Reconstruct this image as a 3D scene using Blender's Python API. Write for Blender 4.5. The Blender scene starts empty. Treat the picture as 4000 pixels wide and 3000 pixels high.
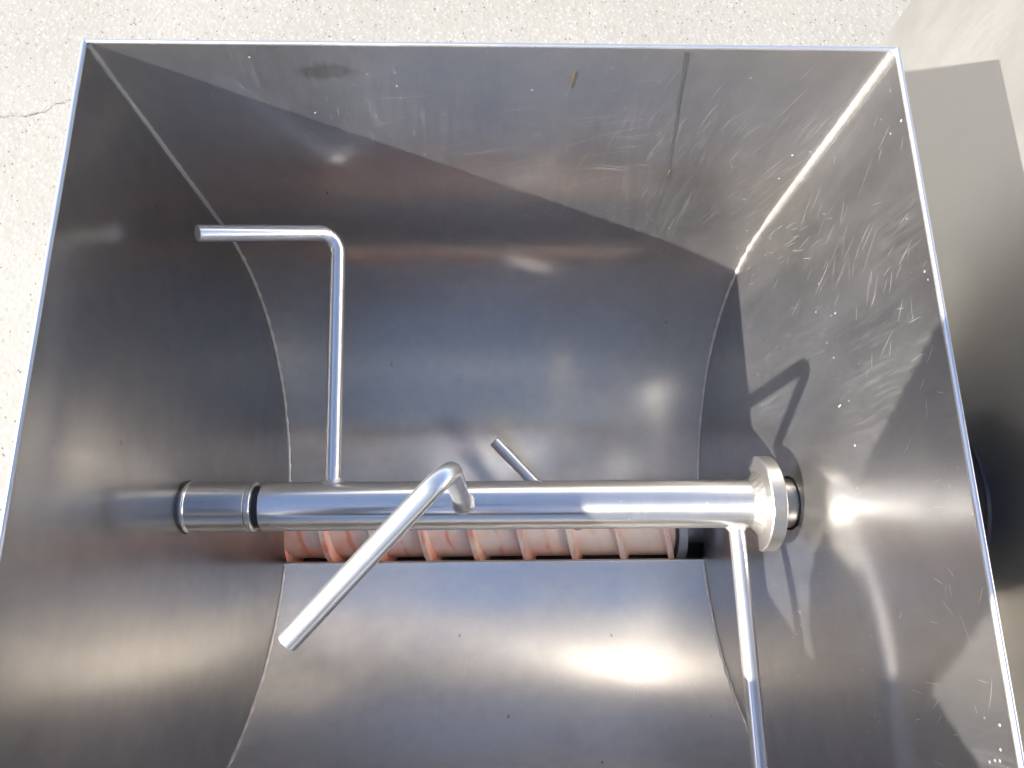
import bpy, bmesh, math, random
from mathutils import Vector, Matrix
import numpy as np

S = bpy.context.scene
COL = S.collection
random.seed(7)
R_ = math.radians

# ------------------------------------------------------------------ camera, sky, sun, exposure
cd = bpy.data.cameras.new('camera'); cam = bpy.data.objects.new('camera', cd); COL.objects.link(cam); S.camera = cam
cR = Vector((0.99963344, -0.00972671, 0.02526624)); cU = Vector((0.00267014, 0.96410483, 0.26550848))
cF = Vector((0.02694183, 0.26534369, -0.96377739)); cO = Vector((-0.00508763, -0.08915418, 0.54585727))
m3 = Matrix((cR, cU, -cF)).transposed()
cam.matrix_world = Matrix.Translation(cO) @ m3.to_4x4()
cd.sensor_fit = 'HORIZONTAL'; cd.sensor_width = 36.0; cd.lens = 1610.888 / 2212 * 36.0
cd.clip_start = 0.02; cd.clip_end = 2000

SUN = Vector((1.0, 0.395, -0.575)).normalized()          # travel direction of the sunlight
elev = math.asin(-SUN.z)
w = bpy.data.worlds.new('World'); S.world = w; w.use_nodes = True
nt = w.node_tree
bg = nt.nodes['Background']; sky = nt.nodes.new('ShaderNodeTexSky'); sky.sky_type = 'NISHITA'; sky.sun_disc = False
sky.sun_elevation = elev
# nishita: rotation 0 puts the sun towards +Y, growing clockwise seen from above
sky.sun_rotation = math.atan2(-SUN.x, -SUN.y)
sky.altitude = 0; sky.air_density = 1.0; sky.dust_density = .6; sky.ozone_density = 1.0
tint = nt.nodes.new('ShaderNodeMix'); tint.data_type = 'RGBA'; tint.blend_type = 'MULTIPLY'; tint.inputs[0].default_value = 1
nt.links.new(sky.outputs[0], tint.inputs[6]); tint.inputs[7].default_value = (1.08, .985, 1.01, 1); nt.links.new(tint.outputs[2], bg.inputs[0]); bg.inputs[1].default_value = 0.076
ld = bpy.data.lights.new('sun', 'SUN'); ld.energy = 5.0; ld.angle = R_(0.53); ld.color = (1.0, 0.955, 0.89)
lo = bpy.data.objects.new('sun', ld); COL.objects.link(lo); lo.rotation_euler = SUN.to_track_quat('-Z', 'Y').to_euler()
lo.location = (-3, -1.2, 2.5)
S.view_settings.view_transform = 'Standard'; S.view_settings.look = 'None'; S.view_settings.gamma = 1
S.view_settings.exposure = 2.36
S.render.engine = 'CYCLES'
cy = S.cycles
cy.max_bounces = 14; cy.glossy_bounces = 10; cy.diffuse_bounces = 5; cy.caustics_reflective = True
cy.blur_glossy = 0.3; cy.sample_clamp_indirect = 12.0; cy.use_denoising = True
cy.use_adaptive_sampling = True; cy.adaptive_threshold = 0.012

# ------------------------------------------------------------------ geometry constants (metres, rim plane z = 0)
W2 = 0.35; K = 0.05118; YB = 0.36371; H = 0.27743; RT = 0.34414; TH0 = -0.067606
GZ = -1.0                                                     # ground
LIPY = 0.0505
def wx(z): return W2 + K * z

# ------------------------------------------------------------------ node helpers
class NB:
    def __init__(s, name):
        s.m = bpy.data.materials.new(name); s.m.use_nodes = True; s.t = s.m.node_tree
        s.t.nodes.clear(); s.out = s.t.nodes.new('ShaderNodeOutputMaterial')
    def n(s, ty, **kw):
        nd = s.t.nodes.new('ShaderNode' + ty)
        ins = kw.pop('ins', {})
        for k, v in kw.items(): setattr(nd, k, v)
        for k, v in ins.items(): s.set(nd.inputs[k], v)
        return nd
    def set(s, sock, v):
        if isinstance(v, bpy.types.NodeSocket): s.t.links.new(v, sock)
        elif isinstance(v, bpy.types.Node): s.t.links.new(v.outputs[0], sock)
        else: sock.default_value = v
    def math(s, op, a, b=0.0, c=None, clamp=False):
        nd = s.t.nodes.new('ShaderNodeMath'); nd.operation = op; nd.use_clamp = clamp
        s.set(nd.inputs[0], a); s.set(nd.inputs[1], b)
        if c is not None: s.set(nd.inputs[2], c)
        return nd.outputs[0]
    def mapr(s, v, a, b, c, d, smooth=False):
        nd = s.t.nodes.new('ShaderNodeMapRange'); nd.clamp = True
        if smooth: nd.interpolation_type = 'SMOOTHSTEP'
        s.set(nd.inputs[0], v)
        for i, x in enumerate((a, b, c, d)): s.set(nd.inputs[i + 1], x)
        return nd.outputs[0]
    def mixc(s, f, a, b, mode='MIX'):
        nd = s.t.nodes.new('ShaderNodeMix'); nd.data_type = 'RGBA'; nd.blend_type = mode
        s.set(nd.inputs[0], f); s.set(nd.inputs[6], a); s.set(nd.inputs[7], b)
        return nd.outputs[2]
    def coord(s, scale=(1, 1, 1), rot=(0, 0, 0), loc=(0, 0, 0)):
        tc = s.t.nodes.new('ShaderNodeTexCoord'); mp = s.t.nodes.new('ShaderNodeMapping')
        s.t.links.new(tc.outputs['Object'], mp.inputs[0])
        mp.inputs['Scale'].default_value = scale; mp.inputs['Rotation'].default_value = rot; mp.inputs['Location'].default_value = loc
        return mp.outputs[0]
    def noise(s, vec, scale, detail=3, rough=.55, dist=0.0):
        nd = s.n('TexNoise', ins={'Vector': vec, 'Scale': scale, 'Detail': detail, 'Roughness': rough, 'Distortion': dist})
        return nd.outputs[0]
    def voro(s, vec, scale, feature='F1', out=0):
        nd = s.n('TexVoronoi', feature=feature, ins={'Vector': vec, 'Scale': scale})
        return nd.outputs[out]
def rgb(r, g, b): return (r, g, b, 1)

def steel(name, base=(.56, .55, .535), r1=.2, r2=.5, mix=.25, diff=.04, brush=(60, 60, 900), specks=0.0, scuff=0.0, wav=.0,
          stain=None, spots=0.0, streak=None, smear=0.0, dcol=(.42, .42, .42), rot=(0, 0, 0), aniso=0.0, a1=.6, axis=(1, 0, 0)):
    """Stainless sheet: a tight and a wide metal lobe, brushing and grime in the mix, dry specks as thin diffuse dots."""
    b = NB(name); L = b.t.links
    co = b.coord(); br = b.coord(scale=brush, rot=rot)
    big = b.noise(co, 7, 3); mid = b.noise(co, 38, 4, .6); fine = b.noise(br, 1.0, 2, .5)
    col = b.mixc(b.mapr(mid, .35, .7, 0, .08), rgb(*base), rgb(base[0] * .86, base[1] * .85, base[2] * .83))
    ro1 = b.math('ADD', b.mapr(big, .3, .7, r1 * .8, r1 * 1.25), b.mapr(fine, .3, .7, -.008, .012))
    m = b.mapr(b.math('ADD', b.math('MULTIPLY', mid, .35), b.math('MULTIPLY', big, .65)), .3, .7, mix * .8, mix * 1.2)
    if scuff > 0:
        warp = b.noise(co, 5, 2, .5)
        sc = b.noise(b.coord(scale=(40, 40, 9), rot=(.5, .3, .2)), 1.0, 4, .6, .5)
        patch = b.mapr(b.noise(co, 4.3, 2), .47, .66, 0, 1, True)
        s1 = b.math('MULTIPLY', b.mapr(sc, .45, .78, 0, scuff), patch)
        m = b.math('ADD', m, s1)
    if stain:
        for (px, py, pz, rad, asp, amt) in stain:
            geo = b.n('TexCoord'); sub = b.n('VectorMath', operation='SUBTRACT', ins={0: geo.outputs['Object'], 1: (px, py, pz - GZ)})
            mul = b.n('VectorMath', operation='MULTIPLY', ins={0: sub.outputs[0], 1: asp})
            ln = b.n('VectorMath', operation='LENGTH', ins={0: mul.outputs[0]})
            d = b.math('ADD', ln.outputs['Value'], b.mapr(mid, .3, .7, -rad * .3, rad * .3))
            mask = b.mapr(d, rad * .55, rad * 1.2, amt, 0, True)
            col = b.mixc(mask, col, rgb(.12, .11, .095)); m = b.math('ADD', m, b.math('MULTIPLY', mask, .25))
    mb = b.math('MINIMUM', m, .95)
    bump = None
    if wav > 0:
        wv = b.noise(co, 3.2, 1, .4)
        bump = b.n('Bump', ins={'Strength': 1.0, 'Distance': wav, 'Height': wv}).outputs[0]
        bump2 = bump
    else:
        bump2 = b.n('NewGeometry').outputs['Normal']
    g1 = b.n('BsdfAnisotropic', ins={'Color': col, 'Roughness': ro1, 'Normal': bump2})
    g2 = b.n('BsdfAnisotropic', ins={'Color': col, 'Roughness': b.math('ADD', r2, b.mapr(fine, .3, .7, -.02, .02)), 'Normal': bump2})
    if aniso > 0:     # grain runs across x (round the trough, round the tube): light spreads along x
        tg = b.n('VectorMath', operation='CROSS_PRODUCT', ins={0: b.n('NewGeometry').outputs['Normal'], 1: axis})
        for g, k in ((g1, a1), (g2, 1.0)):
            b.set(g.inputs['Anisotropy'], aniso * k); b.set(g.inputs['Tangent'], tg.outputs[0])
    sh = b.n('MixShader', ins={0: mb, 1: g1.outputs[0], 2: g2.outputs[0]})
    dfac = b.mapr(big, .35, .7, diff * .8, diff * 1.2)
    if specks > 0:
        v = b.voro(co, 120); rnd = b.n('TexVoronoi', ins={'Vector': co, 'Scale': 120}); keep = b.math('GREATER_THAN', b.n('SeparateColor', ins={0: rnd.outputs['Color']}).outputs[0], .86)
        dot = b.math('MULTIPLY', b.mapr(v, .08, .16, specks, 0), keep)
        pt = b.mapr(b.noise(co, 6, 2), .42, .62, 0, 1)
        dfac = b.math('ADD', dfac, b.math('MULTIPLY', dot, pt), clamp=True)
    if streak:        # dry whitish rub marks and scratches, grouped in patches
        amt, sc_, ro_ = streak
        st = b.noise(b.coord(scale=sc_, rot=ro_), 1.0, 5, .62, .35)
        st2 = b.noise(b.coord(scale=tuple(x * 2.3 for x in sc_), rot=tuple(x * .4 - .3 for x in ro_), loc=(3, 1, 2)), 1.0, 4, .6, .6)
        pt2 = b.mapr(b.noise(co, 5.5, 3, .6), .44, .66, .06, 1, True)
        pt3 = b.mapr(b.noise(b.coord(loc=(4, 7, 1)), 9, 2), .50, .66, 0, 1, True)
        k = b.math('ADD', b.math('MULTIPLY', b.mapr(st, .48, .80, 0, amt), pt2), b.math('MULTIPLY', b.mapr(st2, .56, .74, 0, amt), pt3))
        dfac = b.math('ADD', dfac, k, clamp=True)
    if smear > 0:     # wiped, dried-on film in soft uneven swathes
        sm = b.noise(b.coord(scale=(16, 26, 5), rot=(.7, .25, .1), loc=(1.3, .2, 2.1)), 1.0, 4, .58, .3)
        dfac = b.math('ADD', dfac, b.mapr(sm, .32, .85, 0, smear), clamp=True)
    dcolr = rgb(*dcol)
    df = b.n('BsdfDiffuse', ins={'Color': dcolr, 'Roughness': .5})
    sh = b.n('MixShader', ins={0: dfac, 1: sh.outputs[0], 2: df.outputs[0]})
    if spots > 0:     # dried brown specks
        sv = b.coord(scale=(1, .6, .6)); v2 = b.n('TexVoronoi', ins={'Vector': sv, 'Scale': 34})
        keep = b.math('GREATER_THAN', b.n('SeparateColor', ins={0: v2.outputs['Color']}).outputs[1], .80)
        d2 = b.math('MULTIPLY', b.mapr(b.math('ADD', v2.outputs['Distance'], b.mapr(mid, .3, .7, -.012, .012)), .04, .075, spots, 0), keep)
        ds = b.n('BsdfDiffuse', ins={'Color': rgb(.10, .085, .06)})
        sh = b.n('MixShader', ins={0: d2, 1: sh.outputs[0], 2: ds.outputs[0]})
    L.new(sh.outputs[0], b.out.inputs[0])
    return b.m

def plain(name, col, rough=.6, metal=0.0, spec=.5, bump=0.0, bscale=200, var=.0):
    b = NB(name); co = b.coord()
    p = b.n('BsdfPrincipled', ins={'Roughness': rough, 'Metallic': metal, 'Specular IOR Level': spec})
    c = rgb(*col)
    if var > 0:
        c = b.mixc(b.mapr(b.noise(co, bscale * .2, 3), .3, .7, 0, 1), rgb(*[x * (1 - var) for x in col]), rgb(*[min(1, x * (1 + var)) for x in col]))
    b.set(p.inputs['Base Color'], c)
    if bump > 0:
        b.set(p.inputs['Normal'], b.n('Bump', ins={'Strength': .6, 'Distance': bump, 'Height': b.noise(co, bscale, 3)}).outputs[0])
    b.t.links.new(p.outputs[0], b.out.inputs[0]); return b.m

def concrete():
    b = NB('aggregate_concrete')
    co = b.coord(scale=(1, .8, 1), rot=(0, 0, .6))
    v1 = b.n('TexVoronoi', ins={'Vector': co, 'Scale': 92}); v2 = b.n('TexVoronoi', ins={'Vector': co, 'Scale': 150})
    big = b.noise(co, 3, 4); mid = b.noise(co, 40, 4)
    s1 = b.n('SeparateColor', ins={0: v1.outputs['Color']}); s2 = b.n('SeparateColor', ins={0: v2.outputs['Color']})
    base = b.mixc(b.mapr(big, .3, .7, 0, 1), rgb(0.171, 0.162, 0.141), rgb(0.191, 0.185, 0.163))
    base = b.mixc(b.mapr(mid, .45, .7, 0, .3), base, rgb(0.136, 0.130, 0.119))
    r = b.n('ValToRGB', ins={0: s1.outputs[0]}); r.color_ramp.interpolation = 'CONSTANT'
    e = r.color_ramp.elements
    e[0].position = 0; e[0].color = rgb(0.204, 0.199, 0.179)
    e[1].position = .3; e[1].color = rgb(0.176, 0.153, 0.121)
    for pos, c in ((.45, (0.237, 0.239, 0.225)), (.62, (0.127, 0.140, 0.153)), (.74, (0.198, 0.192, 0.173)), (.88, (0.107, 0.105, 0.099)), (.92, (0.227, 0.224, 0.207))):
        x = e.new(pos); x.color = rgb(*c)
    st = b.mapr(v1.outputs['Distance'], .28, .42, .5, 0)
    col = b.mixc(st, base, r.outputs[0])
    dk = b.math('MULTIPLY', b.mapr(v2.outputs['Distance'], .2, .36, .9, 0), b.math('GREATER_THAN', s2.outputs[1], .93))
    col = b.mixc(dk, col, rgb(0.033, 0.034, 0.032))
    lt = b.math('MULTIPLY', b.mapr(v2.outputs['Distance'], .2, .4, .8, 0), b.math('LESS_THAN', s2.outputs[1], .22))
    col = b.mixc(lt, col, rgb(0.254, 0.257, 0.242))
    patch = b.mapr(b.noise(b.coord(loc=(2, 5, 0)), 5, 5, .65), .42, .72, 0, .35)
    col = b.mixc(patch, col, b.mixc(.75, col, rgb(0.166, 0.160, 0.153)))
    hgt = b.math('ADD', b.math('MULTIPLY', v1.outputs['Distance'], -1.0), b.math('MULTIPLY', v2.outputs['Distance'], -.5))
    bp = b.n('Bump', ins={'Strength': .16, 'Distance': .0025, 'Height': hgt})
    p = b.n('BsdfPrincipled', ins={'Base Color': col, 'Roughness': .8, 'Normal': bp.outputs[0], 'Specular IOR Level': .4})
    b.t.links.new(p.outputs[0], b.out.inputs[0]); return b.m

def plastic_screw():
    b = NB('stained_white_plastic'); tc = b.n('TexCoord'); sp = b.n('SeparateXYZ', ins={0: tc.outputs['Object']})
    # helical phase along the screw
    ang = b.math('ARCTAN2', b.math('MULTIPLY', sp.outputs[1], -1), sp.outputs[2])
    ph = b.math('SUBTRACT', b.math('DIVIDE', b.math('ADD', sp.outputs[0], .040), .0752), b.math('DIVIDE', ang, 2 * math.pi))
    co = b.coord(); nz = b.noise(co, 24, 2, .5); nz2 = b.noise(b.coord(scale=(1, .5, .5)), 90, 3)
    fr = b.math('FRACT', b.math('ADD', ph, b.mapr(nz, .3, .7, -.06, .06)))
    st = b.mapr(b.math('ABSOLUTE', b.math('SUBTRACT', fr, .53)), .0, .075, .5, 0, True)
    st2 = b.mapr(b.math('ABSOLUTE', b.math('SUBTRACT', fr, .04)), .0, .13, .5, 0, True)
    st = b.math('ADD', b.math('MULTIPLY', st, b.mapr(nz, .38, .62, .15, 1)), b.math('MULTIPLY', st2, b.mapr(nz2, .4, .65, 0, 1)))
    left = b.mapr(sp.outputs[0], -.33, .16, 2.0, .7)          # the left end carries more of the stain
    low = b.mapr(sp.outputs[1], -.040, -.012, .25, .02)
    blot = b.mapr(nz, .42, .70, 0, .34)
    f = b.math('MULTIPLY', b.math('ADD', b.math('ADD', st, low), blot), left, clamp=True)
    col = b.mixc(b.math('MULTIPLY', f, .8), rgb(1.0, .80, .64), rgb(.90, .22, .09))
    p = b.n('BsdfPrincipled', ins={'Base Color': col, 'Roughness': .42, 'Subsurface Weight': .12, 'Subsurface Radius': (.006, .003, .002), 'Subsurface Scale': .6,
            'Normal': b.n('Bump', ins={'Strength': .25, 'Distance': .0006, 'Height': nz2}).outputs[0]})
    b.t.links.new(p.outputs[0], b.out.inputs[0]); return b.m

M = {}
WARM = (.60, .575, .545)
M['rear'] = steel('brushed_sheet_rear', base=(.60, .578, .55), brush=(300, 30, 30), specks=.8, scuff=.10, wav=.0012, r1=.19, r2=.51, mix=.54, diff=.032, aniso=.6, a1=.72,
                  stain=[(-.1512, .3616, -.0307, .016, (.62, 1, 1.35), .6)], spots=.6, streak=(.09, (330, 22, 22), (0, .28, 0)), smear=.03)
M['front'] = steel('brushed_sheet_front', base=(.76, .735, .70), brush=(300, 30, 30), specks=.0, scuff=.0, wav=.0012, r1=.20, r2=.43, mix=.52, diff=.012, aniso=.65, a1=.84, spots=.75)
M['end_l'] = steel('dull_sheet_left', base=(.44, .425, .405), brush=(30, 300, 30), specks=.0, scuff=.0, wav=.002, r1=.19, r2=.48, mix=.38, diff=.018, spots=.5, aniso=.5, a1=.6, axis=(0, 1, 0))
M['end_r'] = steel('scuffed_sheet_right', base=(.50, .485, .465), brush=(30, 300, 30), specks=.9, scuff=.3, wav=.003, r1=.19, r2=.52, mix=.38, diff=.024, aniso=.5, a1=.7, axis=(0, 1, 0),
                   streak=(.07, (22, 300, 24), (.55, 0, 0)), smear=.03)
M['rim'] = steel('polished_edge', base=(.66, .66, .66), r1=.21, r2=.5, mix=.4, diff=.08, brush=(30, 30, 30))
M['tube'] = steel('turned_tube', base=(.66, .645, .625), brush=(500, 30, 30), r1=.16, r2=.42, mix=.36, diff=.05, specks=.4, aniso=.5, a1=.4, streak=(.10, (500, 16, 16), (0, 0, .1)))
M['rod'] = steel('round_bar', base=(.66, .65, .635), brush=(60, 60, 60), r1=.19, r2=.48, mix=.42, diff=.06)
M['collar'] = steel('shade_toned_collar', base=(.34, .325, .31), r1=.2, r2=.4, mix=.38, diff=.01)  # the flange's shadow on the collar is put into this darker base
M['flange'] = steel('worn_flange', base=(.50, .485, .46), r1=.21, r2=.5, mix=.4, diff=.02, dcol=(.3, .29, .28))
M['weld'] = steel('weld_bead', base=(.54, .52, .49), r1=.38, r2=.6, mix=.45, diff=.10, brush=(300, 300, 300))
M['fweld'] = steel('flange_weld_metal', base=(.27, .26, .24), r1=.42, r2=.6, mix=.5, diff=.02, dcol=(.25, .24, .22))
M['cab'] = steel('satin_panel', base=(.50, .485, .46), brush=(60, 200, 60), r1=.36, r2=.58, mix=.22, diff=.03, dcol=(.40, .395, .385), wav=.0015, streak=(.03, (10, 90, 14), (.7, 0, 0)), smear=.02)
M['dark'] = plain('black_rubber_and_gap', (.012, .012, .014), .45)  # also colours the dark gap rings in the shaft holes
M['hub'] = plain('dark_blue_paint', (.008, .008, .022), .4)
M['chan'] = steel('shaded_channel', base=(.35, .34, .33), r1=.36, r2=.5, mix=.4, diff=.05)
M['screw'] = plastic_screw()
M['ring'] = steel('bearing_ring', base=(.60, .60, .60), r1=.21, r2=.45, mix=.45, diff=.30, brush=(300, 300, 300))
M['ground'] = concrete()
M['crackm'] = plain('crack_dirt', (.13, .122, .11), .9)
M['mark'] = plain('scratch_grime', (.035, .033, .032), .6)

# ------------------------------------------------------------------ object helpers
def tag(o, label=None, cat=None, group=None, kind=None):
    for k, v in (('label', label), ('category', cat), ('group', group), ('kind', kind)):
        if v: o[k] = v
    return o
def empty(name, loc=(0, 0, 0)):
    o = bpy.data.objects.new(name, None); COL.objects.link(o); o.location = loc; o.empty_display_size = .05; return o
def link(name, bm, mat, parent=None, smooth=35):
    me = bpy.data.meshes.new(name); bmesh.ops.recalc_face_normals(bm, faces=bm.faces[:]); bm.to_mesh(me); bm.free()
    if mat: me.materials.append(mat)
    if smooth is not None:
        for p in me.polygons: p.use_smooth = True
        me.set_sharp_from_angle(angle=R_(smooth))
    o = bpy.data.objects.new(name, me); COL.objects.link(o)
    if parent:
        o.parent = parent; o.matrix_parent_inverse = Matrix.Identity(4)
        off = -parent_world(parent)
        me.transform(Matrix.Translation(off))
    return o
def parent_world(p):
    v = Vector((0, 0, 0))
    while p: v += Vector(p.location); p = p.parent
    return v

def sweep(bm, pts, rad, n=20, caps=True, chamfer=0.0, radii=None):
    pts = [Vector(p) for p in pts]
    if chamfer and caps:
        d0 = (pts[1] - pts[0]).normalized(); d1 = (pts[-1] - pts[-2]).normalized()
        pts = [pts[0], pts[0] + d0 * chamfer] + pts[1:-1] + [pts[-1] - d1 * chamfer, pts[-1]]
        radii = [rad - chamfer] + [rad] * (len(pts) - 2) + [rad - chamfer]
    if radii is None: radii = [rad] * len(pts)
    t = (pts[1] - pts[0]).normalized(); up = Vector((0, 0, 1)) if abs(t.z) < .9 else Vector((0, 1, 0))
    nrm = t.cross(up).normalized(); rings = []
    for i, p in enumerate(pts):
        if i == 0: tt = (pts[1] - pts[0])
        elif i == len(pts) - 1: tt = pts[-1] - pts[-2]
        else: tt = (pts[i + 1] - p).normalized() + (p - pts[i - 1]).normalized()
        tt.normalize(); nrm = (nrm - tt * nrm.dot(tt)).normalized(); bi = tt.cross(nrm)
        rings.append([bm.verts.new(p + (nrm * math.cos(a) + bi * math.sin(a)) * radii[i]) for a in (2 * math.pi * j / n for j in range(n))])
    for a, b in zip(rings, rings[1:]):
        for j in range(n): bm.faces.new((a[j], a[(j + 1) % n], b[(j + 1) % n], b[j]))
    if caps: bm.faces.new(rings[0][::-1]); bm.faces.new(rings[-1])
    return bm
def lathe_x(bm, prof, cy_=0.0, cz_=-H, n=48, closed=False, a0=0, a1=2 * math.pi):
    """prof: list of (x, r) turned about the x axis through (cy_, cz_)."""
    full = abs(a1 - a0 - 2 * math.pi) < 1e-6; m = n if full else n + 1
    rings = [[bm.verts.new((x, cy_ + r * math.cos(a0 + (a1 - a0) * j / n), cz_ + r * math.sin(a0 + (a1 - a0) * j / n))) for j in range(m)] for x, r in prof]
    pr = list(zip(rings, rings[1:])) + ([(rings[-1], rings[0])] if closed else [])
    for a, b in pr:
        for j in range(n): bm.faces.new((a[j], a[(j + 1) % m], b[(j + 1) % m], b[j]))
    if not closed:
        bm.faces.new(rings[0][::-1]); bm.faces.new(rings[-1])
    elif not full:
        bm.faces.new([r[0] for r in rings]); bm.faces.new([r[-1] for r in rings][::-1])
    return bm
def fillet(B, Kp, E, r, n=10):
    B, Kp, E = Vector(B), Vector(Kp), Vector(E); u = (B - Kp).normalized(); v = (E - Kp).normalized()
    ang = u.angle(v); d = r / math.tan(ang / 2); p0 = Kp + u * d; p1 = Kp + v * d
    c = Kp + (u + v).normalized() * (r / math.sin(ang / 2)); pts = []
    a = p0 - c; b = p1 - c; th = a.angle(b)
    for i in range(n + 1):
        t = i / n; pts.append(c + a * (math.sin((1 - t) * th) / math.sin(th)) + b * (math.sin(t * th) / math.sin(th)))
    return [B] + pts + [E]
def box(bm, x0, x1, y0, y1, z0, z1, bev=0.0, seg=2):
    r = bmesh.ops.create_cube(bm, size=1.0)
    for v in r['verts']:
        v.co = Vector((x0 + (v.co.x + .5) * (x1 - x0), y0 + (v.co.y + .5) * (y1 - y0), z0 + (v.co.z + .5) * (z1 - z0)))
    if bev: bmesh.ops.bevel(bm, geom=list({e for v in r['verts'] for e in v.link_edges}), offset=bev, segments=seg, affect='EDGES', profile=.5)
    return bm

# ------------------------------------------------------------------ ground
bm = bmesh.new()
gx = 120.0
vs = [bm.verts.new((x, y, GZ)) for x, y in ((-gx, -gx), (gx, -gx), (gx, gx), (-gx, gx))]; bm.faces.new(vs)
ground = tag(link('ground', bm, M['ground'], smooth=None), 'pale exposed aggregate concrete paving in full sun', 'paving', kind='structure')
# hairline crack in the paving
bm = bmesh.new(); pl = [(-1.30, .98), (-1.24, .985), (-1.20, 1.00), (-1.15, .985), (-1.10, .99), (-1.06, 1.0), (-1.03, 1.025), (-.99, 1.035)]
pts = []
for (a, b_) in zip(pl, pl[1:]):
    for i in range(4):
        t = i / 4; pts.append((a[0] + (b_[0] - a[0]) * t + random.uniform(-.003, .003), a[1] + (b_[1] - a[1]) * t + random.uniform(-.004, .004)))
for i in range(len(pts) - 1):
    w0 = .0006 + .0009 * random.random(); w1 = .0006 + .0009 * random.random()
    q = [(pts[i][0], pts[i][1] - w0), (pts[i + 1][0], pts[i + 1][1] - w1), (pts[i + 1][0], pts[i + 1][1] + w1), (pts[i][0], pts[i][1] + w0)]
    bm.faces.new([bm.verts.new((x, y, GZ + .004)) for x, y in q])
link('crack', bm, M['crackm'], ground, smooth=None)

# ------------------------------------------------------------------ feed hopper
hop = tag(empty('feed_hopper', (0, 0, GZ)), 'open rectangular stainless steel hopper with welded tapered walls and rounded trough', 'hopper')
TS = .003     # sheet thickness
def profile(side):
    """(y, z, outward normal) from rim down the flat wall, round the trough, to the curled slot lip; side = +1 rear, -1 front."""
    P = []
    ty, tz = RT * math.cos(TH0), -H + RT * math.sin(TH0)
    for i in range(13):
        t = i / 12; P.append((YB + (ty - YB) * t, tz * t))
    thE = -math.acos(LIPY / RT)
    for i in range(1, 57):
        th = TH0 + (thE - TH0) * i / 56; P.append((RT * math.cos(th), -H + RT * math.sin(th)))
    # curl of the lip, turning down into the screw channel
    ly, lz = P[-1]; tv = Vector((math.sin(thE), -math.cos(thE))); nv = Vector((math.cos(thE), math.sin(thE)))
    rr = .0055; c = Vector((ly, lz)) + nv * rr
    for i in range(1, 7):
        a = math.radians(72) * i / 6; p = c - nv * rr * math.cos(a) + tv * rr * math.sin(a); P.append((p.x, p.y))
    P.append((P[-1][0] + .002, P[-1][1] - .02))
    return [(y * side, z) for y, z in P]
def curved_wall(side, mat):
    P = profile(side); n = len(P); bm = bmesh.new(); NX = 8
    nor = []
    for i in range(n):
        a = Vector(P[max(0, i - 1)]); b = Vector(P[min(n - 1, i + 1)]); t = (b - a).normalized(); nn = Vector((-t.y, t.x)) * (1 if side > 0 else -1)
        nor.append(nn)
    inn, out = [], []
    for i, (y, z) in enumerate(P):
        xx = wx(z); o2 = Vector((y, z)) + nor[i] * TS
        inn.append([bm.verts.new((-xx + 2 * xx * j / NX, y, z)) for j in range(NX + 1)])
        out.append([bm.verts.new((-xx + 2 * xx * j / NX, o2.x, o2.y)) for j in range(NX + 1)])
    for i in range(n - 1):
        for j in range(NX):
            bm.faces.new((inn[i][j], inn[i][j + 1], inn[i + 1][j + 1], inn[i + 1][j])); bm.faces.new((out[i][j], out[i + 1][j], out[i + 1][j + 1], out[i][j + 1]))
        for j in (0, NX): bm.faces.new((inn[i][j], inn[i + 1][j], out[i + 1][j], out[i][j]))
    for i in (0, n - 1):
        for j in range(NX): bm.faces.new((inn[i][j], inn[i][j + 1], out[i][j + 1], out[i][j]))
    return link('curved_wall', bm, mat, hop)
rear = curved_wall(1, M['rear']); front = curved_wall(-1, M['front'])
rear['label'] = 'sunlit rear wall curving down into the trough'; front['label'] = 'near wall curving down into the trough'

def end_wall(s, mat, hole, dishing):
    prof = profile(1)[:13 + 56]
    poly = [(y + (.0015 if i < 60 else 0), z) for i, (y, z) in enumerate(prof)]
    arch = [(.0605, -.640)] + [(.0573 * math.cos(math.pi * q / 16), -.664 + .0573 * math.sin(math.pi * q / 16)) for q in range(17)] + [(-.0605, -.640)]
    loop = poly + arch + [(-y, z) for y, z in poly[::-1]]
    bm = bmesh.new(); NS = 48; RR = [hole + (.20 - hole) * (k / 14) ** 1.3 for k in range(15)]
    def dish(y, z):        # the sheet is pulled inwards round the shaft hole
        r = math.hypot(y, z + H); return s * -dishing * math.exp(-(r / .082) ** 2) * (1 if r < .2 else 0)
    def face(dx):
        vo = [bm.verts.new((s * (wx(z) + dx), y, z)) for y, z in loop]; rings = []
        for r in RR:
            rings.append([])
            for q in range(NS):
                y = r * math.cos(2 * math.pi * q / NS); z = -H + r * math.sin(2 * math.pi * q / NS)
                rings[-1].append(bm.verts.new((s * (wx(z) + dx) + dish(y, z), y, z)))
        for a, b_ in zip(rings, rings[1:]):
            for q in range(NS): bm.faces.new((a[q], a[(q + 1) % NS], b_[(q + 1) % NS], b_[q]))
        def edge(p, q): return bm.edges.get((p, q)) or bm.edges.new((p, q))
        ed = [edge(vo[q], vo[(q + 1) % len(vo)]) for q in range(len(vo))] + [edge(rings[-1][q], rings[-1][(q + 1) % NS]) for q in range(NS)]
        bmesh.ops.triangle_fill(bm, use_beauty=True, use_dissolve=False, edges=ed)
        return vo, rings[0]
    a, ah = face(0.0); b_, bh = face(TS)
    for i in range(len(a)): j = (i + 1) % len(a); bm.faces.new((a[i], a[j], b_[j], b_[i]))
    for i in range(NS): j = (i + 1) % NS; bm.faces.new((ah[i], ah[j], bh[j], bh[i]))
    o = link('end_wall', bm, mat, hop, smooth=20); return o
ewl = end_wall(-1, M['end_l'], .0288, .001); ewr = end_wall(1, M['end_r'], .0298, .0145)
ewl['label'] = 'shaded end wall on the left'; ewr['label'] = 'scuffed sunlit end wall under the flange'

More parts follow.
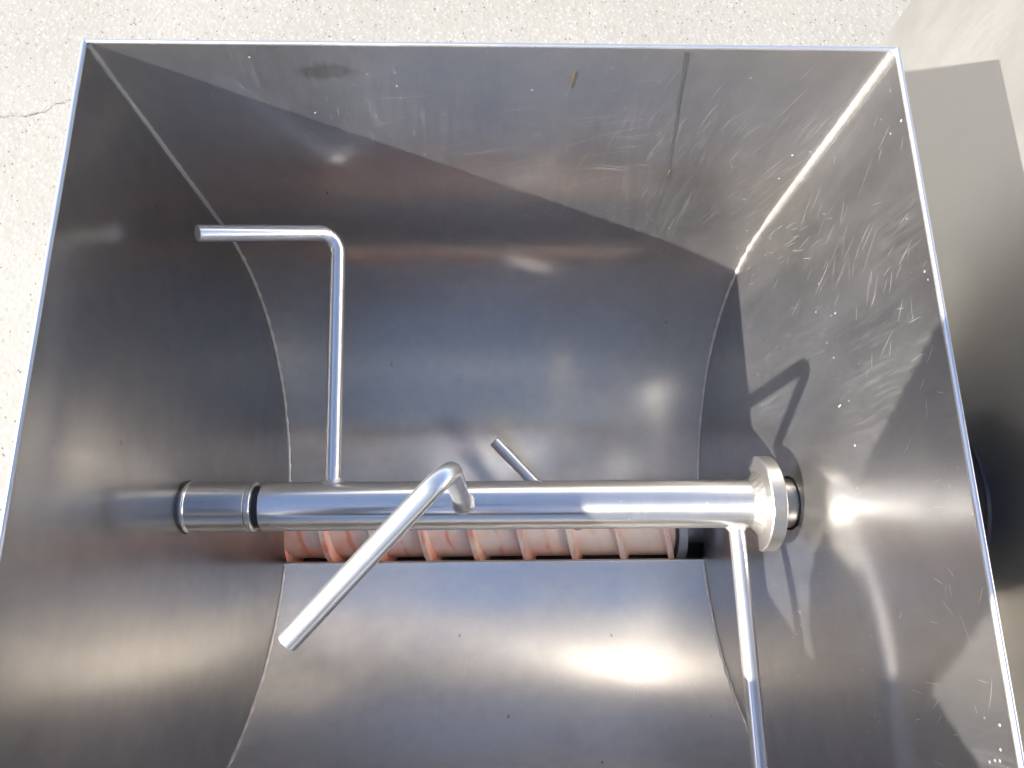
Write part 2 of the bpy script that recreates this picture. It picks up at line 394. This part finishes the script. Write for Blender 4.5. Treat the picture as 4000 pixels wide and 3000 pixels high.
# rim: a rounded bright edge bar along each top edge
def rim_bar(p0, p1, r=.0019):
    bm = bmesh.new(); N = 14; pts = []
    for i in range(N + 1):
        t = i / N; p = Vector(p0).lerp(Vector(p1), t); p.z += random.uniform(-.0002, .0002); pts.append(p)
    sweep(bm, pts, r, 10); return link('rim', bm, M['rim'], hop)
e = TS * .5
rim_bar((-W2 - e, YB + e, .001), (W2 + e, YB + e, .001)); rim_bar((-W2 - e, -YB - e, .001), (W2 + e, -YB - e, .001))
rim_bar((-W2 - e, -YB - e, .0012), (-W2 - e, YB + e, .0012), .0021); rim_bar((W2 + e, -YB - e, .0012), (W2 + e, YB + e, .0012), .0023)

# welded corner seams: lumpy beads that follow the profile on each end wall
def seam(side, s):
    P = profile(side)[:13 + 56]; bm = bmesh.new(); pts, rad = [], []
    dense = []
    for (a, b_) in zip(P, P[1:]):
        n = max(1, int(math.dist(a, b_) / .004))
        for i in range(n): dense.append((a[0] + (b_[0] - a[0]) * i / n, a[1] + (b_[1] - a[1]) * i / n))
    rng = random.Random(11 + side * 2 + s); wob = 0
    for i, (y, z) in enumerate(dense):
        wob = wob * .7 + rng.uniform(-.0005, .0005)
        flat = z > -.30
        base = (.0044 if s > 0 else .0030) if flat and side > 0 else .0024
        ramp = min(1, (.31 + z) / .05) if flat else 0
        if flat: base = .0021 + (base - .0021) * max(0, ramp)
        r = base + rng.uniform(-.00045, .00045) + (0 if flat else .00055 * math.sin(i * 1.1 + wob * 900))
        inset = .0006
        pts.append((s * (wx(z) - inset) + wob * .3, y - side * inset + wob * .2 * (0 if flat else 1), z - .0002)); rad.append(max(.0013, r))
    sweep(bm, pts, .002, 8, radii=rad)
    return link('weld_seam', bm, M['weld'], hop, smooth=60)
for sd in (1, -1):
    for s in (-1, 1): seam(sd, s)
# added black ring painting the dark of the gap round the shaft holes
for s, r0, r1 in ((-1, .0250, .0360), (1, .024, .0360)):
    bm = bmesh.new(); xw = s * (wx(-H) + .0045 - (.0145 if s > 0 else 0))
    lathe_x(bm, [(xw, r0), (xw, r1), (xw + s * .004, r1), (xw + s * .004, r0)], n=40, closed=True)
    link('gap_shade_ring', bm, M['dark'], hop)
# channel under the slot that carries the screw
ZS = -.664
bm = bmesh.new(); cp = []
for i in range(25):
    a = math.pi + math.pi * i / 24; cp.append((.058 * math.cos(a), ZS + .058 * math.sin(a)))
cp = [(-.058, -.634)] + cp + [(.058, -.634)]
rows = [[bm.verts.new((x, y, z)) for y, z in cp] + [bm.verts.new((x, y * 1.06, z - .004)) for y, z in cp[::-1]] for x in (-.40, .46)]
nn = len(rows[0])
for i in range(nn): bm.faces.new((rows[0][i], rows[0][(i + 1) % nn], rows[1][(i + 1) % nn], rows[1][i]))
for r in rows: bm.faces.new(r)
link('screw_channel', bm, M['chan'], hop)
# closing tunnels at both ends of the channel, outside the end walls
for x0, x1 in ((-.40, -.3195), (.3195, .46)):
    bm = bmesh.new(); N = 24
    lathe_x(bm, [(x0, .0575), (x1, .0575), (x1, .0610), (x0, .0610)], cz_=ZS, n=N, closed=True, a0=.0, a1=math.pi)
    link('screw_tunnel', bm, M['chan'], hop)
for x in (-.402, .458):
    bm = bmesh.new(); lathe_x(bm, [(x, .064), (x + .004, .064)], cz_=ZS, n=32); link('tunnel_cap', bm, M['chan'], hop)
# marks on the rear wall: a thin dark scratch, a yellow fleck and pale dabs, raised a few tenths of a millimetre
def rear_pt(x, z, up=.0009):
    ty, tz = RT * math.cos(TH0), -H + RT * math.sin(TH0); y = YB + (ty - YB) * (z / tz); return Vector((x, y - up, z))
bm = bmesh.new(); N = 30; prev = None
for i in range(N + 1):
    t = i / N; x = .1666 + (.1902 - .1666) * t + random.uniform(-.0002, .0002); z = -.0040 - .186 * t
    wd = .0011 * (1 - t) ** 3 + .00045
    a = bm.verts.new(rear_pt(x - wd, z)); b_ = bm.verts.new(rear_pt(x + wd, z))
    if prev: bm.faces.new((prev[0], prev[1], b_, a))
    prev = (a, b_)
sc = link('scratch_line', bm, M['mark'], rear, smooth=None)
M['yel'] = plain('dried_residue', (.06, .045, .02), .6); M['pale'] = plain('pale_dried_dab', (.075, .08, .09), .6)
def dab(cx, cz, wd, ht, mat, tilt=0, nm='dried_fleck'):
    bm = bmesh.new(); N = 11; vs = []
    for j in range(N):
        a = 2 * math.pi * j / N; r = random.uniform(.7, 1.15); dx = wd * r * math.cos(a); dz = ht * r * math.sin(a)
        vs.append(bm.verts.new(rear_pt(cx + dx * math.cos(tilt) - dz * math.sin(tilt), cz + dx * math.sin(tilt) + dz * math.cos(tilt), .0012)))
    f = bm.faces.new(vs); r = bmesh.ops.extrude_face_region(bm, geom=[f]); 
    for v in r['geom']:
        if isinstance(v, bmesh.types.BMVert): v.co.y += .0006
    link(nm, bm, mat, rear, smooth=None)
dab(.0696, -.0369, .0012, .010, M['yel'], -.12); dab(.190, -.178, .0012, .004, M['yel'])
pass
dab(-.1919, -.2198, .0008, .003, M['pale'])

# fine bright scratches left by cleaning, as hair-thin slivers lying on the sheets
M['scr'] = steel('fresh_scratch', base=(.70, .69, .67), r1=.4, r2=.6, mix=.6, diff=.05, dcol=(.42, .42, .42))
def scratches(parent, pt, clusters, seed, nm='scratches'):
    rng = random.Random(seed); bm = bmesh.new()
    for (u0, v0, su, sv, ang, spread, n, l0, l1, wd) in clusters:
        for _ in range(int(n * .6)):
            u = rng.gauss(u0, su); v = rng.gauss(v0, sv); a = rng.gauss(ang, spread); L = rng.uniform(l0, l1); cv = rng.gauss(0, .07); w0 = min(wd, .0002) * rng.uniform(.35, .9); N = 5; pr = None
            for k in range(N + 1):
                t = k / N - .5; aa = a + cv * t; cu = u + L * t * math.cos(aa); cw = v + L * t * math.sin(aa); h = w0 * (1 - (2 * t) ** 2 * .85)
                p = pt(cu - h * math.sin(aa), cw + h * math.cos(aa)); q = pt(cu + h * math.sin(aa), cw - h * math.cos(aa))
                if p is None or q is None: pr = None; continue
                c = (bm.verts.new(p), bm.verts.new(q))
                if pr: bm.faces.new((pr[0], pr[1], c[1], c[0]))
                pr = c
    o = link(nm, bm, M['scr'], parent, smooth=None); o['kind'] = 'stuff'; return o
def on_rear(x, z):
    if z > -.004 or z < -.29 or abs(x) > wx(z) - .008: return None
    return rear_pt(x, z, .0004)
def on_right(y, z):
    if z > -.004 or abs(y) > YB + .07 * z - .008 or math.hypot(y, z + H) < .19 or math.hypot(y, min(0, z + H)) > RT - .01: return None
    return Vector((wx(z) - .0004, y, z))
def on_front(x, t):      # t = angle below the horizontal, radians
    if t < .15 or t > 1.38 or abs(x) > .305: return None
    return Vector((x, -(RT - .0004) * math.cos(t), -H - (RT - .0004) * math.sin(t)))
scratches(rear, on_rear, [(.22, -.12, .08, .07, 1.25, .06, 90, .012, .045, .00016), (.30, -.20, .03, .07, 1.15, .05, 60, .015, .05, .00018), (.05, -.12, .10, .04, .25, .12, 40, .02, .08, .00014),
    (.12, -.17, .03, .004, .02, .12, 14, .01, .04, .0003), (0, -.12, .2, .08, 1.3, .8, 45, .003, .010, .0003), (.10, -.26, .05, .012, .8, .6, 25, .004, .012, .00035), (-.16, -.10, .06, .03, 2.2, .5, 25, .004, .016, .0003)], 21)
scratches(ewr, on_right, [(.25, -.13, .06, .06, 1.0, .10, 70, .012, .05, .00018), (.20, -.09, .06, .04, .6, .25, 40, .010, .035, .0003), (.29, -.25, .02, .06, 1.9, .25, 45, .008, .03, .0004),
    (-.10, -.06, .05, .02, .5, .8, 16, .006, .025, .0002), (.12, -.04, .09, .02, 1.2, .5, 30, .006, .02, .0003), (-.21, -.06, .03, .03, 1.3, .4, 20, .006, .02, .0003)], 22)
scratches(front, on_front, [(0, .9, .2, .25, 1.5, .10, 26, .05, .16, .00016), (.05, .8, .2, .2, .3, .9, 14, .01, .05, .00016)], 23)

# ------------------------------------------------------------------ mixing shaft with its paddles
shaft = tag(empty('mixing_shaft', (0, 0, -H)), 'polished horizontal mixing shaft with four bent rod paddles across the hopper', 'mixing shaft')
RS = .0264
bm = bmesh.new(); lathe_x(bm, [(-.2535, RS - .0015), (-.2520, RS), (.285, RS), (.286, RS - .001)], n=64); link('shaft_tube', bm, M['tube'], shaft)
bm = bmesh.new(); lathe_x(bm, [(-.365, RS - .0006), (-.331, RS - .0006), (-.330, RS + .0004), (-.2685, RS + .0004), (-.2680, RS - .0002)], n=64); link('bearing_sleeve', bm, M['tube'], shaft)
bm = bmesh.new(); lathe_x(bm, [(-.3335, RS + .0007), (-.3332, RS + .0014), (-.3318, RS + .0014), (-.3312, RS + .0006), (-.3303, RS + .0012), (-.3295, RS + .0004)], n=64); link('sleeve_lip', bm, M['tube'], shaft)
bm = bmesh.new(); lathe_x(bm, [(-.2678, RS - .0012), (-.2672, RS + .0003), (-.2622, RS + .0003), (-.2612, RS - .0006), (-.2606, RS - .003)], n=64); link('end_collar', bm, M['tube'], shaft)
bm = bmesh.new(); lathe_x(bm, [(-.2615, RS - .0035), (-.2525, RS - .0035)], n=48); link('groove_seal', bm, M['dark'], shaft)
# half-moon flange
bm = bmesh.new(); N = 40; RF = .052; c0 = -.010
a0 = math.asin(c0 / RF); loop = [(RF * math.cos(a), RF * math.sin(a)) for a in (a0 + (math.pi - 2 * a0) * j / N for j in range(N + 1))]
lo2 = [(y * .978, z * .978 if z > 0 else z) for y, z in loop]
rows = [[bm.verts.new((x, y, -H + z)) for y, z in L_] for x, L_ in ((.2862, lo2), (.2876, loop), (.3012, loop), (.3024, lo2))]
nn = len(loop)
for a, b_ in zip(rows, rows[1:]):
    for i in range(nn): bm.faces.new((a[i], a[(i + 1) % nn], b_[(i + 1) % nn], b_[i]))
bm.faces.new(rows[0]); bm.faces.new(rows[-1]); link('half_moon_flange', bm, M['flange'], shaft)
# weld fillet between tube and flange
bm = bmesh.new(); rng = random.Random(5); N = 56
rings = []
for k in range(7):
    t = k / 6; rings.append([])
    for j in range(N + 1):
        a = a0 * .4 + (math.pi - 2 * a0 * .4) * j / N
        r = RS - .001 + .010 * (t ** 2.0) + rng.uniform(-.0006, .0006); x = .2715 + .0150 * t + rng.uniform(-.0006, .0006)
        rings[-1].append(bm.verts.new((x, r * math.cos(a), -H + r * math.sin(a))))
for a, b_ in zip(rings, rings[1:]):
    for j in range(N): bm.faces.new((a[j], a[j + 1], b_[j + 1], b_[j]))
link('flange_weld', bm, M['fweld'], shaft, smooth=50)
bm = bmesh.new(); lathe_x(bm, [(.3022, .0275), (.335, .0275), (.345, .0268)], n=56); link('drive_collar', bm, M['collar'], shaft)
# paddles
K1 = (-.1795, .3044, -.2326); E1 = (-.301, .259, -.1447); K2 = (-.0362, -.0028, -.0019); E2 = (-.1556, -.1251, -.0337)
E3 = (-.0016, .1223, -.5372); K3 = (.118, .0, -H - .287); K4 = (.2625, -.281, -H + .008); E4 = (.143, -.31, -H + .105)
RD = .0086
def paddle(Kp, E, label):
    Kp = Vector(Kp); E = Vector(E); base = Vector((Kp.x, 0, -H)); d = (Kp - base).normalized(); B = base + d * (RS - .004)
    bm = bmesh.new(); sweep(bm, fillet(B, Kp, E, .020, 10), RD, 24, chamfer=.0008)
    o = link('paddle_rod', bm, M['rod'], shaft); o['label'] = label
    # weld ring, saddle-shaped on the tube
    bm = bmesh.new(); N = 36; n2 = 6; t1 = Vector((1, 0, 0)); t2 = d.cross(t1); rng = random.Random(int(Kp.x * 1000)); rg = []
    for j in range(N):
        a = 2 * math.pi * j / N; row = []
        for k in range(n2 + 1):
            u = k / n2; rr = RD - .0006 + .0062 * (u ** 1.4) + rng.uniform(-.0006, .0006) * (k > 0); ly = rr * math.sin(a)
            hh = math.sqrt(max(1e-8, RS * RS - ly * ly)) + .0062 * (1 - u) ** 1.8 - .0003 + rng.uniform(-.0002, .0002)
            row.append(bm.verts.new(base + d * hh + t1 * rr * math.cos(a) + t2 * ly))
        rg.append(row)
    for j in range(N):
        for k in range(n2): bm.faces.new((rg[j][k], rg[(j + 1) % N][k], rg[(j + 1) % N][k + 1], rg[j][k + 1]))
    link('weld_fillet', bm, M['weld'], o, smooth=60)
paddle(K1, E1, 'rod lying back towards the rear wall, bent to the left')
paddle(K2, E2, 'rod rising towards the rim, bent to the near left')
paddle(K3, E3, 'rod pointing down behind the shaft, only its tip in view')
paddle(K4, E4, 'straight rod reaching forward beside the flange')

# ------------------------------------------------------------------ feed screw
screw = tag(empty('feed_screw', (0, 0, ZS)), 'white plastic feed screw stained red lying in the slot under the shaft', 'feed screw')
PITCH = .0752; RC = .0385; RFl = .0525
bm = bmesh.new(); lathe_x(bm, [(-.395, RC), (-.30, RC), (.0, RC), (.20, RC), (.2800, RC)], cz_=ZS, n=64); link('screw_core', bm, M['screw'], screw)
bm = bmesh.new(); n = 48; x0 = -.040; turns0 = -4.6; turns1 = 4.17; cnt = int((turns1 - turns0) * n); prevr = None
prof = [(-.0095, RC - .002), (-.0072, RC + .0012), (-.0056, RC + .004), (-.0046, RFl - .001), (-.0040, RFl), (.0040, RFl), (.0046, RFl - .001), (.0056, RC + .004), (.0072, RC + .0012), (.0095, RC - .002)]
for i in range(cnt + 1):
    tt = turns0 + (turns1 - turns0) * i / cnt; th = 2 * math.pi * tt; cx = x0 + PITCH * tt
    ring = [bm.verts.new((min(cx + dx, .2815), -r * math.sin(th), ZS + r * math.cos(th))) for dx, r in prof]
    if prevr:
        for a in range(len(prof) - 1): bm.faces.new((prevr[a], prevr[a + 1], ring[a + 1], ring[a]))
    prevr = ring
link('screw_flight', bm, M['screw'], screw, smooth=50)
bm = bmesh.new(); lathe_x(bm, [(.2800, .040), (.2832, .0482), (.2840, .0492), (.2965, .0492), (.2972, .0482), (.2972, .020), (.45, .020)], cz_=ZS, n=56); link('bearing_ring', bm, M['ring'], screw)
bm = bmesh.new(); lathe_x(bm, [(.2795, .0465), (.2832, .0475)], cz_=ZS, n=56); link('washer', bm, M['dark'], screw)

# a stray hair caught on the right end wall
hs = tag(empty('hair_strand', (wx(-.2), .07, -.2)), 'short dark hair stuck to the sunlit end wall just behind the flange', 'hair')
bm = bmesh.new(); sweep(bm, [(wx(z) - .0006, y, z) for y, z in ((.0862, -.243), (.080, -.237), (.073, -.233), (.066, -.230), (.058, -.229))], .00028, 6); link('strand', bm, M['mark'], hs, smooth=80)

# ------------------------------------------------------------------ machine cabinet beside the hopper
cab = tag(empty('machine_cabinet', (.77, .1, GZ)), 'satin steel machine cabinet standing right of the hopper', 'cabinet')
XC = .517
bm = bmesh.new(); box(bm, XC, 1.05, -.52, .613, GZ + .08, .10, .004, 3); o = link('cabinet_body', bm, M['cab'], cab)
bm = bmesh.new(); lathe_x(bm, [(.4765, .100), (.4775, .104), (.4815, .104), (.482, .100), (.482, .05), (XC, .05)], n=64); link('drive_hub', bm, M['hub'], cab)
bm = bmesh.new(); lathe_x(bm, [(.345, .0255), (.477, .0255)], n=40); link('drive_shaft', bm, M['tube'], cab)
for x in (.58, .98):
    for y in (-.44, .53):
        bm = bmesh.new(); box(bm, x - .03, x + .03, y - .03, y + .03, GZ, GZ + .08, .004); link('foot', bm, M['dark'], cab)
bm = bmesh.new(); box(bm, -.37, XC - .001, -.24, .24, GZ + .08, ZS - .075, .006, 2); link('base_housing', bm, M['cab'], cab)
for y in (-.2, .2):
    bm = bmesh.new(); box(bm, -.36, -.30, y - .03, y + .03, GZ, GZ + .08, .004); link('foot', bm, M['dark'], cab)
#PERSON
# ------------------------------------------------------------------ the photographer, standing at the near side (casts the arm shadow on the right end wall)
M['skin'] = plain('skin', (.50, .30, .21), .5, var=.08, bscale=300)
M['jacket'] = plain('quilted_jacket', (.035, .032, .036), .55, bump=.001, bscale=160)
M['trouser'] = plain('dark_denim', (.035, .045, .075), .85, bump=.0008, bscale=500)
M['hair'] = plain('dark_hair', (.025, .017, .012), .5, bump=.002, bscale=250)
M['shoe'] = plain('black_leather', (.02, .019, .018), .4)
M['eye'] = plain('eye_white', (.75, .74, .72), .2); M['iris'] = plain('eye_iris', (.05, .03, .02), .15)
M['device'] = plain('camera_shell', (.03, .03, .032), .45, bump=.0003, bscale=900)
per = tag(empty('person', (0, -.78, GZ)), 'photographer in dark quilted jacket bending over the near hopper edge, camera held out', 'person')
def ell(bm, c, r, rot=None, seg=24, ring=16):
    g = bmesh.ops.create_uvsphere(bm, u_segments=seg, v_segments=ring, radius=1.0); mt = Matrix.Translation(Vector(c)) @ (rot.to_4x4() if rot else Matrix.Identity(4)) @ Matrix.Diagonal((*r, 1))
    bmesh.ops.transform(bm, matrix=mt, verts=g['verts'])
def limb(bm, pts, radii, n=18):      # smooth tapered limb through the joints
    P = [Vector(p) for p in pts]; out, rr = [], []
    for i in range(len(P) - 1):
        p0 = P[max(0, i - 1)]; p1 = P[i]; p2 = P[i + 1]; p3 = P[min(len(P) - 1, i + 2)]
        for k in range(8):
            t = k / 8; out.append(.5 * ((2 * p1) + (p2 - p0) * t + (2 * p0 - 5 * p1 + 4 * p2 - p3) * t * t + (3 * p1 - p0 - 3 * p2 + p3) * t ** 3)); rr.append(radii[i] + (radii[i + 1] - radii[i]) * (t * t * (3 - 2 * t)))
    out.append(P[-1]); rr.append(radii[-1]); sweep(bm, out, .01, n, radii=rr)
def fuse(o, vox, sm=4):
    md = o.modifiers.new('fuse', 'REMESH'); md.mode = 'VOXEL'; md.voxel_size = vox; md.use_smooth_shade = True
    ms = o.modifiers.new('soften', 'SMOOTH'); ms.factor = .5; ms.iterations = sm
SHL = Vector((-.215, -.665, .36)); ELL = Vector((-.325, -.418, .190)); WRL = Vector((-.245, -.170, .395))
SHR = Vector((.165, -.70, .36)); ELR = Vector((.285, -.50, .160)); WRR = Vector((.215, -.205, .415))
HD = Vector((-.03, -.585, .575))
tilt = Matrix.Rotation(R_(-38), 3, 'X')         # head bowed towards the hopper
def hp(v): return HD + tilt @ Vector(v)
bm = bmesh.new()
ell(bm, HD, (.076, .093, .104), tilt); ell(bm, hp((0, .030, -.060)), (.056, .062, .062), tilt); ell(bm, hp((0, .062, -.098)), (.026, .022, .020), tilt)
ell(bm, hp((0, .100, -.022)), (.013, .020, .020), tilt); ell(bm, hp((0, .090, -.002)), (.009, .014, .026), tilt)
ell(bm, hp((0, .082, .026)), (.050, .016, .010), tilt); ell(bm, hp((0, .087, -.058)), (.024, .010, .0065), tilt); ell(bm, hp((0, .086, -.067)), (.021, .010, .006), tilt)
for s in (-1, 1): ell(bm, hp((s * .078, -.006, -.010)), (.009, .020, .031), tilt); ell(bm, hp((s * .040, .068, -.030)), (.022, .020, .020), tilt)
limb(bm, [hp((0, -.02, -.05)), (-.03, -.655, .44), (-.03, -.70, .34)], [.055, .056, .075])
limb(bm, [(-.03, -.70, .36), (-.03, -.72, .22), (-.03, -.77, .06), (-.03, -.80, -.08)], [.11, .14, .125, .135])
for s_, e_, w_ in ((SHL, ELL, WRL), (SHR, ELR, WRR)): limb(bm, [(-.03, -.70, .36), s_, e_, w_], [.07, .062, .043, .028])
for s in (-1, 1):
    limb(bm, [(-.03 + s * .09, -.80, -.09), (-.03 + s * .10, -.76, -.50), (-.03 + s * .11, -.80, -.92)], [.088, .058, .040]); ell(bm, (-.03 + s * .11, -.76, -.955), (.042, .115, .035))
def hand(wr, pc, nrm, spread, side):
    """palm between wrist and knuckles, four bent fingers of different lengths and a thumb from the side of the palm."""
    wr = Vector(wr); pc = Vector(pc); f = (pc - wr).normalized(); nrm = Vector(nrm); nrm = (nrm - f * nrm.dot(f)).normalized(); lat = f.cross(nrm) * side
    kn = wr + f * .098
    limb(bm, [wr - f * .02, wr + f * .02, wr + f * .055], [.026, .026, .028])
    for i, (o_, L1, L2, L3, r) in enumerate(((.030, .043, .026, .021, .0090), (.010, .047, .030, .022, .0092), (-.010, .044, .027, .021, .0088), (-.028, .034, .021, .018, .0078))):
        b0 = wr + f * .03 + lat * o_ * .7; b1 = kn + lat * o_ - f * abs(o_) * .25
        d1 = (f + nrm * .35 + lat * o_ * spread).normalized(); d2 = (f * .6 + nrm * .9).normalized(); d3 = (f * .1 + nrm).normalized()
        p1 = b1 + d1 * L1; p2 = p1 + d2 * L2; p3 = p2 + d3 * L3
        limb(bm, [b0, b1, p1, p2, p3], [.014, r * 1.15, r, r * .92, r * .75], 12)
    t0 = wr + f * .03 + lat * .024; t1 = t0 + (f * .5 + lat * .8 + nrm * .2).normalized() * .042; t2 = t1 + (f * .8 + lat * .35 + nrm * .35).normalized() * .034; t3 = t2 + (f * .9 + nrm * .45).normalized() * .026
    limb(bm, [t0, t1, t2, t3], [.016, .0125, .0105, .008], 12)
hand(WRL, (-.10, -.105, .525), (.55, .1, .5), 3, -1); hand(WRR, (.095, -.110, .540), (-.55, .1, .5), 3, 1)
body = link('body', bm, M['skin'], per); fuse(body, .0055, 3)
# jacket with quilted sleeves
def quilt(bm, pts, radii, pitch=.0185, amp=.0045, n=28):
    P = [Vector(p) for p in pts]; out, rr, dist = [], [], 0; N = 60
    for i in range(len(P) - 1):
        p0 = P[max(0, i - 1)]; p1 = P[i]; p2 = P[i + 1]; p3 = P[min(len(P) - 1, i + 2)]
        for k in range(N):
            t = k / N; q = .5 * ((2 * p1) + (p2 - p0) * t + (2 * p0 - 5 * p1 + 4 * p2 - p3) * t * t + (3 * p1 - p0 - 3 * p2 + p3) * t ** 3)
            if out: dist += (q - out[-1]).length
            out.append(q); rr.append(radii[i] + (radii[i + 1] - radii[i]) * t + amp * (abs(math.sin(math.pi * dist / pitch)) - .6))
    sweep(bm, out, .05, n, radii=rr)
bm = bmesh.new()
limb(bm, [(-.03, -.665, .425), (-.03, -.70, .37)], [.070, .10]); 
TZ = [(.36, -.70, .190, .105), (.30, -.705, .208, .122), (.20, -.72, .198, .138), (.08, -.755, .188, .135), (-.06, -.79, .198, .145), (-.16, -.80, .200, .145)]
for k in range(41):
    zc = .36 - .52 * k / 40; a = max(q for q in range(5) if TZ[q][0] >= zc - 1e-6); t = (TZ[a][0] - zc) / (TZ[a][0] - TZ[a + 1][0])
    yc, rx, ry = (TZ[a][q] + (TZ[a + 1][q] - TZ[a][q]) * t for q in (1, 2, 3)); ell(bm, (-.03, yc, zc), (rx, ry, .045), seg=28, ring=10)
jk = link('jacket', bm, M['jacket'], per); fuse(jk, .012, 6)
for s_, e_, w_ in ((SHL, ELL, WRL), (SHR, ELR, WRR)):
    bm = bmesh.new(); quilt(bm, [Vector((-.03, -.70, .36)).lerp(s_, .75), s_, s_.lerp(e_, .5), e_, e_.lerp(w_, .5), w_], [.09, .088, .082, .083, .078, .058]); link('quilted_sleeve', bm, M['jacket'], per, smooth=80)
bm = bmesh.new()
ell(bm, (-.03, -.80, -.10), (.185, .130, .12))
for s in (-1, 1): limb(bm, [(-.03 + s * .085, -.80, -.14), (-.03 + s * .10, -.755, -.50), (-.03 + s * .11, -.80, -.93)], [.105, .078, .066])
tr = link('trousers', bm, M['trouser'], per); fuse(tr, .012, 5)
for s in (-1, 1):
    bm = bmesh.new(); ell(bm, (-.03 + s * .11, -.755, -.955), (.050, .140, .042)); ell(bm, (-.03 + s * .11, -.79, -.925), (.048, .065, .055)); box(bm, -.03 + s * .11 - .047, -.03 + s * .11 + .047, -.885, -.63, GZ, GZ + .025, .012)
    sh = link('shoe', bm, M['shoe'], per); fuse(sh, .008, 4)
bm = bmesh.new(); ell(bm, hp((0, -.014, .018)), (.085, .096, .102), tilt, 40, 28); rng = random.Random(3)
kill = [v for v in bm.verts if (tilt.inverted() @ (v.co - HD)).y > .045 and (tilt.inverted() @ (v.co - HD)).z < .055 or (tilt.inverted() @ (v.co - HD)).z < -.075]
bmesh.ops.delete(bm, geom=kill, context='VERTS')
for v in bm.verts: v.co += (v.co - HD).normalized() * rng.uniform(-.002, .007)
hr = link('hair', bm, M['hair'], per, smooth=80); md = hr.modifiers.new('thick', 'SOLIDIFY'); md.thickness = .012
for s in (-1, 1):
    bm = bmesh.new(); ell(bm, hp((s * .031, .074, .006)), (.0125, .0125, .0125)); ey = link('eye', bm, M['eye'], per)
    bm = bmesh.new(); ell(bm, hp((s * .031, .0835, .003)), (.0058, .0045, .0058), tilt); link('iris', bm, M['iris'], ey)
# the compact camera held over the hopper, behind the taking lens
cm = tag(empty('compact_camera', tuple(cO - cF * .03)), 'black compact camera held out over the hopper in both hands', 'camera')
bm = bmesh.new(); box(bm, -.055, .055, -.032, .032, -.011, .011, .006, 3); lathe = bmesh.new()
mt = Matrix.Translation(cO - cF * .034) @ m3.to_4x4(); bmesh.ops.transform(bm, matrix=mt, verts=bm.verts[:]); lathe.free()
link('camera_body', bm, M['device'], cm)
bm = bmesh.new(); bmesh.ops.create_cone(bm, cap_ends=True, segments=32, radius1=.017, radius2=.018, depth=.010, matrix=Matrix.Translation(cO - cF * .020) @ m3.to_4x4()); link('lens_ring', bm, M['device'], cm)
